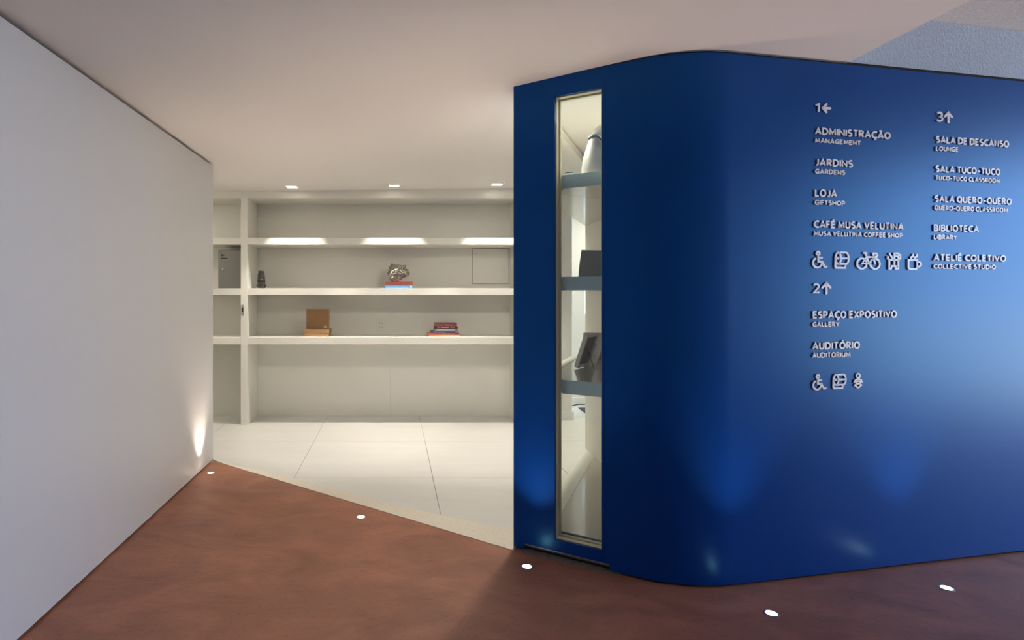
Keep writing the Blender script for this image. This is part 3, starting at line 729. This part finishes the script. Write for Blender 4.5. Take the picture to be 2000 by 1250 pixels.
R1 = 'raised white lettering '
sign('1', 1590, 220, 1598.6, 19, R1+'numeral 1 at the top left of the blue wall', .03, 'wall_numeral')
sign('ADMINISTRAÇÃO', 1590, 263.3, 1737, 14.6, R1+'reading ADMINISTRAÇÃO below the numeral 1')
sign('MANAGEMENT', 1590, 279.3, 1679, 9.6, 'small '+R1+'reading MANAGEMENT on the blue wall', .03)
sign('JARDINS', 1590, 324, 1663.5, 14.8, R1+'reading JARDINS on the blue wall')
sign('GARDENS', 1590, 339.7, 1648.4, 9.6, 'small '+R1+'reading GARDENS on the blue wall', .03)
sign('LOJA', 1589.5, 384.5, 1632.3, 15, R1+'reading LOJA on the blue wall')
sign('GIFTSHOP', 1589, 400.3, 1648, 9.8, 'small '+R1+'reading GIFTSHOP on the blue wall', .03)
sign('CAFÉ MUSA VELUTINA', 1587.5, 445.3, 1762, 15, R1+'naming the café in Portuguese, starting CAFÉ')
sign('MUSA VELUTINA COFFEE SHOP', 1587.5, 460.8, 1760, 9.8, 'small '+R1+'naming the café in English, ending COFFEE SHOP', .03)
sign('2', 1585.5, 573, 1599, 20, R1+'numeral 2 above the gallery lines', .03, 'wall_numeral')
sign('ESPAÇO EXPOSITIVO', 1585.5, 622.3, 1749, 15, R1+'reading ESPAÇO EXPOSITIVO on the blue wall')
sign('GALLERY', 1585, 638.3, 1637, 9.8, 'small '+R1+'reading GALLERY on the blue wall', .03)
sign('AUDITÓRIO', 1584.6, 683, 1677, 15, R1+'reading AUDITÓRIO on the blue wall')
sign('AUDITORIUM', 1584.5, 698.8, 1658.7, 10.2, 'small '+R1+'reading AUDITORIUM on the blue wall', .03)
sign('3', 1826.6, 238, 1839.6, 20, R1+'numeral 3 at the top of the right column', .03, 'wall_numeral')
sign('SALA DE DESCANSO', 1825.6, 279.6, 1967.7, 14, R1+'reading SALA DE DESCANSO in the right column')
sign('LOUNGE', 1825.6, 295, 1869, 9.8, 'small '+R1+'reading LOUNGE in the right column', .03)
sign('SALA TUCO-TUCO', 1824.8, 336.8, 1950.8, 13.8, R1+'reading SALA TUCO-TUCO in the right column')
sign('TUCO-TUCO CLASSROOM', 1824.5, 352, 1950, 9.5, 'small '+R1+'reading TUCO-TUCO CLASSROOM in the right column', .03)
sign('SALA QUERO-QUERO', 1823, 395, 1972.8, 14, R1+'reading SALA QUERO-QUERO in the right column')
sign('QUERO-QUERO CLASSROOM', 1822.7, 410.7, 1965, 9.8, 'small '+R1+'reading QUERO-QUERO CLASSROOM in the right column', .03)
sign('BIBLIOTECA', 1821.3, 452, 1909, 13.7, R1+'reading BIBLIOTECA in the right column')
sign('LIBRARY', 1821.3, 467.7, 1866, 9.5, 'small '+R1+'reading LIBRARY in the right column', .03)
sign('ATELIÊ COLETIVO', 1821, 509.7, 1962, 13.7, R1+'reading ATELIÊ COLETIVO in the right column')
sign('COLLECTIVE STUDIO', 1820.8, 524.9, 1942, 9.5, 'small '+R1+'reading COLLECTIVE STUDIO in the right column', .03)

# pictograms as raised strokes; coordinates in a 0..1 x 0..1 cell
def picto(x0, x1, ytop, ybot, strokes, label, wpx=3.7, name='wall_pictogram', cat='pictogram'):
    s0, zb_, d = fpt(x0, ybot); s1, _, _ = fpt(x1, ybot); zt_ = H+(CY-ytop)*d/F
    W_, H_ = s1-s0, zt_-zb_; wd = wpx*d/F
    o = empty(name, (*(F0+FV*s0), zb_), label, cat, 'pictograms on the blue wall')
    Mx = WM(s0, zb_); inw = wd/2
    for st in strokes:
        pts, closed = (st[0], True) if isinstance(st[0][0], tuple) else (st, False)
        bm = bmesh.new(); stroke(bm, [(inw+x*(W_-wd), inw+y*(H_-wd)) for x, y in pts], wd, closed=closed)
        bm.transform(Mx); child(link('stroke', bm, M_letter), o)
    return o
ring = lambda cx, cy, rx, ry, n=20: (arc(cx, cy, rx, ry, 0, 360, n),)
wheel = [ring(.36, .90, .115, .10), [(.36, .80), (.38, .38), (.66, .38), (.86, .03), (1.0, .07)], [(.37, .62), (.64, .62)], arc(.31, .30, .32, .30, 120, 365, 18)]
roll = [ring(.22, .62, .20, .37), [(.22, .99), (.80, .99)] + arc(.80, .62, .20, .37, 90, -90, 10)[1:] + [(.22, .25)], [(.02, .62), (.0, .10), (.06, .0), (.72, .0), (.76, .18)], ring(.20, .62, .03, .03, 8), [(.45, .62), (.97, .62)]]
bike = [ring(.21, .32, .21, .33), ring(.79, .32, .21, .33), [(.30, 1.0), (.42, 1.0)], [(.36, .98), (.53, .32), (.22, .32), (.42, .74), (.76, .74), (.53, .32)], [(.79, .32), (.70, .97), (.86, .97), (.90, .85), (.86, .76), (.80, .78)]]
dog = [[(.02, .78), (.02, .68), (.16, .58), (.12, .5), (.12, .02), (.28, .02), (.32, .18), (.62, .18), (.62, .02), (.82, .02), (.82, .60)], [(.16, .98), (.46, .58)], [(.16, .58), (.82, .60), (.98, .70), (.98, .88), (.78, 1.0), (.50, 1.0)], [(.52, .98), (.52, .20)], [(.62, .82), (.82, .82), (.82, .62)]]
cup = [([(.02, .62), (.68, .62), (.68, .10), (.58, .0), (.12, .0), (.02, .10)],), arc(.72, .34, .26, .17, 90, -90, 10), [(.24, .70), (.22, .80), (.38, .88), (.38, .99)], [(.50, .70), (.48, .80), (.66, .88), (.66, .99)]]
baby = [ring(.5, .84, .21, .15), [(.04, .40), (.14, .54), (.34, .60), (.66, .60), (.86, .54), (.96, .40)], [(.28, .44), (.30, .34), (.50, .28), (.70, .34), (.72, .44)], [(.45, .02), (.12, .18), (.30, .30)], [(.55, .02), (.88, .18), (.70, .30)], [(.34, .46), (.66, .46)]]
picto(1584.6, 1614, 489.8, 524.3, wheel, 'raised white wheelchair pictogram in the upper icon row')
picto(1627.7, 1656.8, 491, 525, roll, 'raised white toilet roll pictogram in the upper icon row')
picto(1670, 1717.4, 492, 526.5, bike, 'raised white bicycle pictogram in the upper icon row')
picto(1729.5, 1758, 493, 527, dog, 'raised white dog pictogram right of the bicycle')
picto(1769.7, 1798.5, 495, 527.5, cup, 'raised white steaming cup pictogram at the right of the icon row')
picto(1585, 1612, 730.5, 762.3, wheel, 'raised white wheelchair pictogram in the lower icon row', 3.4)
picto(1624, 1651, 729.7, 760, roll, 'raised white toilet roll pictogram in the lower icon row', 3.4)
picto(1664.6, 1683, 728, 759, baby, 'raised white baby pictogram at the right of the lower row', 2.9)
up_a = [[(.5, 0), (.5, 1)], [(0, .58), (.5, 1), (1, .58)]]
picto(1603.6, 1621, 201.5, 221, [[(1, .5), (0, .5)], [(.48, 1), (0, .5), (.48, 0)]], 'raised white left arrow beside the numeral 1', 4.4, 'wall_arrow', 'arrow')
picto(1602.6, 1621.4, 551, 575, up_a, 'raised white up arrow below the upper icon row', 4.4, 'wall_arrow', 'arrow')
picto(1841.5, 1858.3, 217.7, 241, up_a, 'raised white up arrow at the head of the right column', 4.4, 'wall_arrow', 'arrow')
